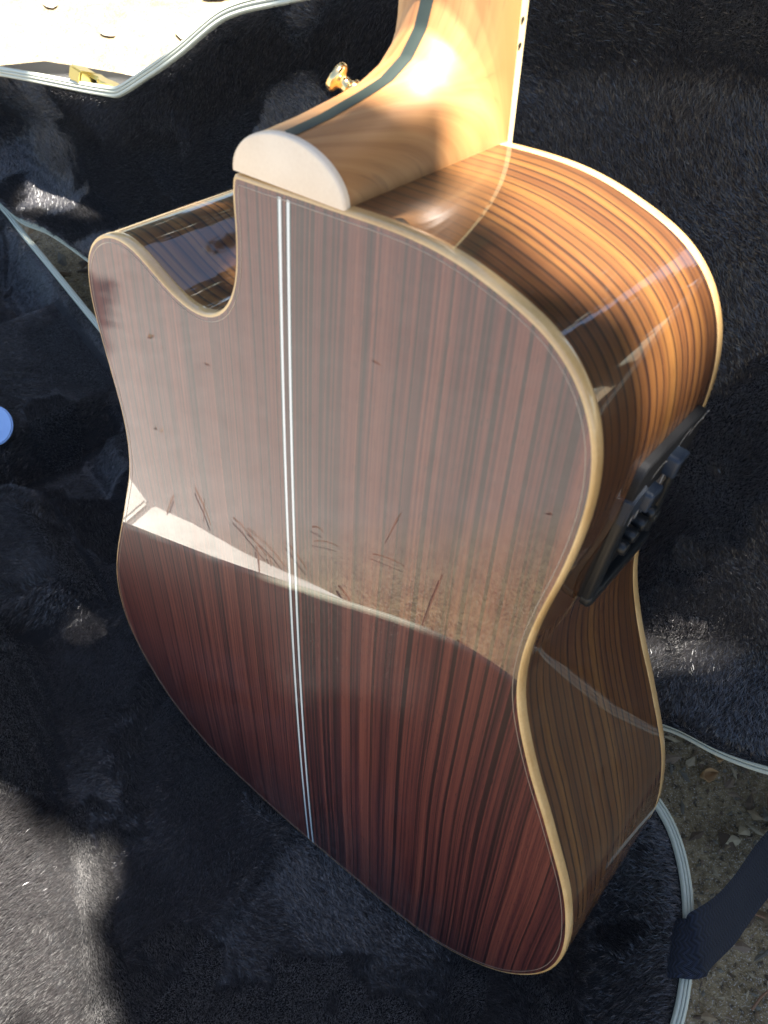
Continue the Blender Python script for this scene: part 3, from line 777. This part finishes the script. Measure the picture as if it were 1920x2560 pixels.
# ------------------------------------------------------------------ strap hanging over the rim
def strap():
    # centre line and half-width direction
    cl = np.array([(.247, -.073, .050), (.2485, -.079, .090), (.251, -.081, .114), (.2585, -.0825, .1215), (.270, -.076, .1195), (.30, -.056, .097), (.345, -.018, .066), (.42, .040, .026), (.50, .10, .008), (.62, .17, .006), (.72, .27, .006)])
    t = np.linspace(0, len(cl) - 1, 120); i = np.minimum(t.astype(int), len(cl) - 2); f = t - i
    def cr(k):
        g = lambda a: cl[np.clip(a, 0, len(cl) - 1)]
        p0, p1, p2, p3 = g(k - 1), g(k), g(k + 1), g(k + 2); return p0, p1, p2, p3
    p0, p1, p2, p3 = cr(i); ff = f[:, None]
    c = .5 * ((2*p1) + (-p0 + p2)*ff + (2*p0 - 5*p1 + 4*p2 - p3)*ff**2 + (-p0 + 3*p1 - 3*p2 + p3)*ff**3)
    tan = np.gradient(c, axis=0); tan /= np.linalg.norm(tan, axis=1)[:, None]
    wdir = np.broadcast_to(np.array([-.33, -.94, .0]), c.shape).copy()
    wdir = np.where((np.arange(120) < 34)[:, None], wdir, wdir)
    wdir -= (wdir * tan).sum(1)[:, None] * tan * np.linspace(.0, 1, 120)[:, None] ** .5
    wdir /= np.linalg.norm(wdir, axis=1)[:, None]
    up = np.cross(wdir, tan); up /= np.linalg.norm(up, axis=1)[:, None]
    L = np.r_[0, np.cumsum(np.linalg.norm(np.diff(c, axis=0), axis=1))]
    V = []; UV = []; F = []; W = .0185; T = .0011; m = 9
    for k in range(120):
        for j in range(m):
            u = -1 + 2*j/(m-1); V.append(c[k] + wdir[k]*W*u + up[k]*(T*(1 - u**8))); UV.append((W*u, L[k]))
        for j in range(m):
            u = 1 - 2*j/(m-1); V.append(c[k] + wdir[k]*W*u - up[k]*(T*(1 - u**8))); UV.append((W*u, L[k]))
    q = 2*m
    for k in range(119):
        for j in range(q): F.append([k*q + j, k*q + (j+1) % q, (k+1)*q + (j+1) % q, (k+1)*q + j])
    o = mesh_obj('woven_strap', V, F, M['webbing'], None, True, UV)
    return fixn(o)
sset(strap(), 'dark navy woven strap draped out over the pale case rim onto the dirt', 'strap')

# pale blue disc at the left edge of the lining
bm = bmesh.new(); bmesh.ops.create_cone(bm, cap_ends=True, segments=48, radius1=.021, radius2=.021, depth=.004)
bmesh.ops.bevel(bm, geom=[e for e in bm.edges if len(e.link_faces) == 2 and abs(e.verts[0].co.z - e.verts[1].co.z) < 1e-6], offset=.0012, segments=3, affect='EDGES')
o = bm_obj('round_tab', bm, M['disc']); dz = RIMZ + float(hb(np.array([[.66, -.055]]))[0])
o.location = (*base_w(np.array([[.632, -.058]]), 0.)[0, :2], dz + .009); o.rotation_euler = (R(38), R(-6), 0)
sset(o, 'smooth pale blue round tab lying on the black plush', 'tab')

# ------------------------------------------------------------------ litter on the ground
def chip_tris(n, xr, yr, smin, smax, avoid=True, mask=None):
    xy = np.c_[rng.uniform(*xr, n), rng.uniform(*yr, n)]
    if mask is not None: xy = xy[mask(xy)]
    m = len(xy); L = rng.uniform(smin, smax, m) * (1 + 2.2 * (rng.random(m) < .16)); W = L * rng.uniform(.12, .55, m)
    a = rng.uniform(0, 2*np.pi, m); z = ground_z(xy[:, 0], xy[:, 1]) + .0012
    d = np.c_[np.cos(a), np.sin(a), rng.normal(0, .22, m)]; s = np.c_[-np.sin(a), np.cos(a), rng.normal(0, .3, m)]
    c = np.c_[xy, z + .0012]
    q = [c - d*L[:, None]/2 - s*W[:, None]*.4, c - d*L[:, None]*.1 + s*W[:, None]*.55, c + d*L[:, None]/2 + s*W[:, None]*.2, c + d*L[:, None]*.2 - s*W[:, None]*.5]
    top = c + np.c_[np.zeros((m, 2)), W * .25]
    V = np.stack(q + [top], 1).reshape(-1, 3); F = []
    for k in range(m):
        b = 5*k
        for i in range(4): F.append([b + i, b + (i+1) % 4, b + 4])
    return V, F
out_base = lambda xy: ~inside(np.c_[(xy - O0[:2]) @ AX[:2], (xy - O0[:2]) @ CR[:2]], PB + out_normals(PB) * .004)
V1, F1 = chip_tris(6500, (.22, .66), (-.25, .36), .0018, .0065, mask=out_base)
V2, F2 = chip_tris(900, (-.50, .10), (.42, 1.0), .004, .014, mask=out_base)
V3, F3 = chip_tris(420, (-1.5, .25), (.9, 3.0), .008, .034)
V4, F4 = chip_tris(30, (-2.2, -.30), (-1.0, .5), .003, .010, mask=out_base)
Vs, Fs, off = [], [], 0
for V_, F_ in ((V1, F1), (V2, F2), (V4, F4)):
    Vs.append(V_); Fs += [[a + off for a in f] for f in F_]; off += len(V_)
sset(mesh_obj('wood_chip_litter', np.vstack(Vs), Fs, M['chips'], None, False), kind='stuff')


def leaf_mesh(L, W, curl, seedv):
    r = random.Random(seedv); V = []; F = []; nu, nv_ = 9, 5
    for i in range(nu):
        u = i / (nu - 1); wv = W * math.sin(math.pi * min(1, u ** .8)) ** .8 * (1 + .12 * r.uniform(-1, 1))
        for j in range(nv_):
            v = j / (nv_ - 1) * 2 - 1
            V.append((L * (u - .5), wv * v * .5, curl * (v*v * .5 * W + .35 * L * (u - .45) ** 2) + r.uniform(-1, 1) * .02 * W + .0015))
    for i in range(nu - 1):
        for j in range(nv_ - 1): F.append([i*nv_ + j, i*nv_ + j+1, (i+1)*nv_ + j+1, (i+1)*nv_ + j])
    return V, F
def leaf_at(x, y, L, W, curl, rot, label, group, sd_=0, z=0.0, tilt=(0, 0), mat='leafdry'):
    V, F = leaf_mesh(L, W, curl, sd_)
    o = mesh_obj('dry_leaf', V, F, M[mat]); o.location = (x, y, float(ground_z(np.array([x]), np.array([y]))[0]) + .002 + z)
    o.rotation_euler = (tilt[0], tilt[1], rot)
    md = o.modifiers.new('thickness', 'SOLIDIFY'); md.thickness = .0006
    return sset(o, label, 'leaf', group)
leaf_at(.343, .079, .017, .012, 1.1, .4, 'curled orange brown leaf scrap on the dirt below the lid edge', None, 3, 0, (.5, .2))
leaf_at(.358, .092, .011, .008, .8, 1.6, 'smallest rust brown leaf scrap beside the curled orange scrap', None, 4, 0, (.2, .3))
for k, (x, y, L, W, rot, lab) in enumerate([
        (-.34, 1.70, .15, .06, 1.3, 'long pale dry leaf lying nearest the curved shoulder of the case lid'),
        (-.30, 1.86, .10, .05, .4, 'pale dry leaf touching the top edge just left of the case lid'),
        (-.68, 1.82, .08, .035, 2.0, 'small dry leaf in the sunlit upper left corner'),
        (-.43, 1.47, .08, .03, .9, 'thin pale leaf scrap just behind the notch in the case lid'),
        (-.52, 1.66, .05, .025, 2.4, 'smallest pale leaf in the middle of the sunlit ground')]):
    leaf_at(x, y, L, W, .05, rot, lab, 'dry leaves on the sunlit ground', 10 + k, mat='leafpale')

def twig_at(pts, r, label, group):
    V = []; F = []; n = 6; P = np.array(pts, float)
    for k, p in enumerate(P):
        t = P[min(k+1, len(P)-1)] - P[max(k-1, 0)]; t /= np.linalg.norm(t); a = np.cross(t, [0, 0, 1]); a /= np.linalg.norm(a); b = np.cross(t, a)
        rr = r * (1 - .5 * k / len(P))
        for i in range(n): V.append(p + rr * (math.cos(2*math.pi*i/n) * a + math.sin(2*math.pi*i/n) * b))
    for k in range(len(P) - 1):
        for i in range(n): F.append([k*n + i, k*n + (i+1) % n, (k+1)*n + (i+1) % n, (k+1)*n + i])
    F += [list(range(n))[::-1], [ (len(P)-1)*n + i for i in range(n)]]
    return sset(fixn(mesh_obj('twig', V, F, M['twig'])), label, 'twig', group)
rt = random.Random(5)
for k in range(15):
    if k < 7:
        ends = [((-.525, .079), (-.447, .062)), ((-.452, .010), (-.383, -.031)), ((-.389, -.25), (-.30, -.20)), ((-.47, .03), (-.40, -.01)), ((-.43, -.04), (-.38, -.06)), ((-.52, -.227), (-.46, -.19)), ((-.50, .11), (-.46, .12))][k]
        x, y = ends[0]; L = math.dist(*ends); a = math.atan2(ends[1][1] - y, ends[1][0] - x); r = .0012
    else:
        tt = rt.random(); x = -.46 + .20 * tt + rt.uniform(-.10, .01); y = .05 - .26 * tt + rt.uniform(-.05, .03); L = rt.uniform(.015, .05); a = rt.uniform(-1.4, .2); r = rt.uniform(.0007, .0017)
    pts = [(x + L*t*math.cos(a) + .012*L*math.sin(5*t + k), y + L*t*math.sin(a) + .012*L*math.cos(4*t + k), .009 + r + .004 * math.sin(3*t)) for t in (0, .25, .5, .75, 1)]
    twig_at(pts, r, 'thin dry twig on the ground before the case mirrored in the guitar back', 'twigs mirrored in the polish')
for k in range(16):
    tt = rt.random(); x = rt.uniform(.32, .60); y = rt.uniform(-.16, .16)
    if inside(np.array([[(np.array([x, y]) - O0[:2]) @ AX[:2], (np.array([x, y]) - O0[:2]) @ CR[:2]]]), PB + out_normals(PB) * .03)[0]: continue
    L = rt.uniform(.015, .035); a = rt.uniform(0, 3.1); r = rt.uniform(.0006, .0012)
    pts = [(x + L*t*math.cos(a), y + L*t*math.sin(a) + .06*L*math.sin(4*t), .004 + r) for t in (0, .3, .6, 1)]
    twig_at(pts, r, 'short straw coloured twig scattered on the dirt right of the case rim', 'twigs on the dirt right of the case')

# ------------------------------------------------------------------ unseen tree, its crown shaped to shade the case
tree = empty('shade_tree', 'unseen leafy green tree to the right, its crown shaped to cast broken shade over the case', 'tree', (3.6, 1.9, 0))
def limb(pts, rads, name):
    V = []; F = []; n = 10; P = np.array(pts, float)
    for k, p in enumerate(P):
        t = P[min(k+1, len(P)-1)] - P[max(k-1, 0)]; t /= np.linalg.norm(t); a = np.cross(t, [.3, .9, .2]); a /= np.linalg.norm(a); b = np.cross(t, a)
        for i in range(n): V.append(p - np.array([3.6, 1.9, 0]) + rads[k] * (math.cos(2*math.pi*i/n) * a + math.sin(2*math.pi*i/n) * b))
    for k in range(len(P) - 1):
        for i in range(n): F.append([k*n + i, k*n + (i+1) % n, (k+1)*n + (i+1) % n, (k+1)*n + i])
    return fixn(mesh_obj(name, V, F, M['bark'], tree))
limb([(3.6, 1.9, -.1), (3.55, 1.85, 1.0), (3.4, 1.7, 2.2), (3.2, 1.5, 3.3), (3.0, 1.3, 4.4)], [.17, .14, .12, .09, .05], 'trunk')
limb([(3.42, 1.72, 2.1), (2.8, 1.2, 2.7), (2.2, .8, 3.1), (1.5, .3, 3.35)], [.07, .055, .04, .015], 'branch')
limb([(3.25, 1.55, 3.1), (2.7, 1.3, 3.6), (2.0, 1.0, 3.8), (1.3, .8, 3.9)], [.06, .045, .03, .012], 'branch')
# leaves: ellipsoid of small blades with gaps cut to let sun flecks onto chosen spots
su = np.array(SUN); rng = np.random.default_rng(23)
flecks = [((.105, .148, .570), .056, 0), ((.145, .070, .540), .070, .06), ((.172, .060, .535), .10, .2), ((.178, .054, .513), .030, 0), ((-.026, .163, .484), .075, .06), ((-.33, .22, .08), .11, .45), ((-.37, .40, .09), .09, .5), ((-.20, .72, .24), .10, .5), ((.22, .36, .46), .07, .5), ((-.220, -.045, .06), .085, .03), ((-.185, -.110, .06), .065, .03), ((-.25, -.02, .06), .05, 0), ((.268, .114, .185), .030, 0), ((.302, .089, .207), .030, 0), ((-.138, .635, .300), .045, 0), ((-.109, .588, .278), .05, 0), ((-.256, .737, .259), .055, 0), ((-.37, .78, .15), .06, 0)]
nl = 66000
ctr = np.array([.30, .12, .15]) + su * 3.4
pts = []
while len(pts) < nl:
    q = rng.normal(0, 1, 3); q /= np.linalg.norm(q); q *= rng.random() ** .4
    if len(pts) % 9 == 1: pts.append(np.array([.55, .6, 3.4]) + q * np.array([1.0, .6, .4]))
    elif len(pts) % 5 == 4: pts.append(np.array([1.75, 1.75, 3.5]) + q * np.array([1.1, 1.1, .8]))
    elif len(pts) % 2: pts.append(ctr + q * np.array([1.15, 1.0, .55]))
    else: pts.append(np.array([2.7, .5, 3.1]) + q * np.array([2.0, 2.3, 1.0]))
pts = np.array(pts)
keep = np.ones(nl, bool)
for c, r, pk in flecks:
    rel = pts - np.array(c); a = rel - (rel @ su)[:, None] * su
    keep &= (np.linalg.norm(a, axis=1) > r) | (rng.random(len(pts)) < pk)
# let full sun through outside the shaded patch (to the left of the case)
rel = pts - ctr; base_hit = pts - (pts[:, 2] / su[2])[:, None] * su
bh = np.c_[(base_hit[:, :2] - O0[:2]) @ AX[:2], (base_hit[:, :2] - O0[:2]) @ CR[:2]]
keep &= inside(bh, PB + out_normals(PB) * .035) | ((base_hit[:, 0] > -.05) & (base_hit[:, 1] < 1.0)) | ((base_hit[:, 0] > .2) & (base_hit[:, 1] < 3.0)) | ((base_hit[:, 0] > -.62) & (base_hit[:, 1] > .30) & (base_hit[:, 1] < .95)) | ((base_hit[:, 0] > -1.2) & (base_hit[:, 1] > .25) & (base_hit[:, 1] < .80))
pts = pts[keep]
# extra sprays added to block the sun from spots kept in full shade
for c, r, k in [((.218, .02, .39), .055, 90), ((-.05, -.008, .05), .035, 40), ((-.112, .075, .06), .02, 20), ((.02, -.13, .06), .09, 140), ((-.20, .13, .06), .05, 50), ((.10, -.16, .06), .10, 140)]:
    o_ = rng.normal(0, 1, (k, 3)); o_ -= (o_ @ su)[:, None] * su; o_ /= np.linalg.norm(o_, axis=1)[:, None]
    pts = np.vstack([pts, np.array(c) + su * rng.uniform(2.9, 3.6, (k, 1)) + o_ * r * rng.random((k, 1)) ** .5])
m = len(pts)
d = rng.normal(0, 1, (m, 3)); d[:, 2] -= .4; d /= np.linalg.norm(d, axis=1)[:, None]
s = np.cross(d, rng.normal(0, 1, (m, 3)) + [0, 0, 1.5]); s /= np.linalg.norm(s, axis=1)[:, None]
L = rng.uniform(.06, .11, m)[:, None] * np.where(pts[:, :1] > 2.2, 1.7, 1.0); W = L * .5
q4 = np.stack([pts - d*L/2, pts + s*W/2, pts + d*L/2, pts - s*W/2], 1).reshape(-1, 3) - np.array([3.6, 1.9, 0])
lf = mesh_obj('crown', q4, [[4*k, 4*k+1, 4*k+2, 4*k+3] for k in range(m)], M['leaf'], tree, False)

# ------------------------------------------------------------------ trees standing behind and to the right, seen only in the polish
def far_tree(x, y, hgt, rad, label, seed_, n=13000):
    t = empty('tree', label, 'tree', (x, y, 0)); r = np.random.default_rng(seed_)
    pts = [(0, 0, -.1), (.05, .03, hgt * .3), (-.04, .06, hgt * .6), (.03, 0, hgt * .9)]
    V = []; F = []; k = 10
    for i, p in enumerate(pts):
        for a in range(k): V.append((p[0] + (.16 - .04 * i) * math.cos(2*math.pi*a/k), p[1] + (.16 - .04 * i) * math.sin(2*math.pi*a/k), p[2]))
    for i in range(3):
        for a in range(k): F.append([i*k + a, i*k + (a+1) % k, (i+1)*k + (a+1) % k, (i+1)*k + a])
    mesh_obj('trunk', V, F, M['bark'], t)
    q = r.normal(0, 1, (n, 3)); q /= np.linalg.norm(q, axis=1)[:, None]; q *= r.random((n, 1)) ** .4
    c = q * np.array([rad, rad, hgt * .42]) + [0, 0, hgt * .58]
    lump = fbm(c[:, 0] * 1.4 + 9, c[:, 2] * 1.4 + c[:, 1], seed_ % 50, 3); c = c[lump > .30]; m = len(c)
    d = r.normal(0, 1, (m, 3)); d /= np.linalg.norm(d, axis=1)[:, None]; e = np.cross(d, r.normal(0, 1, (m, 3))); e /= np.linalg.norm(e, axis=1)[:, None]
    L = r.uniform(.18, .32, (m, 1)); W = L * .55
    mesh_obj('crown', np.stack([c - d*L/2, c + e*W/2, c + d*L/2, c - e*W/2], 1).reshape(-1, 3), [[4*i, 4*i+1, 4*i+2, 4*i+3] for i in range(m)], M['leaf'], t, False)
far_tree(.6, 5.6, 5.0, 1.9, 'rounded leafy tree standing straight behind the open case lid', 101)
far_tree(3.9, 5.2, 5.6, 2.1, 'tallest leafy tree, standing behind the lid to the right', 102)
far_tree(-3.2, 6.6, 4.6, 1.9, 'leafy tree standing behind the lid to the left', 103)
far_tree(6.2, 1.6, 5.0, 2.0, 'broad leafy tree standing far to the right of the case', 104)
far_tree(5.4, -2.2, 4.4, 1.8, 'smaller leafy tree to the right, nearest the viewer', 105)
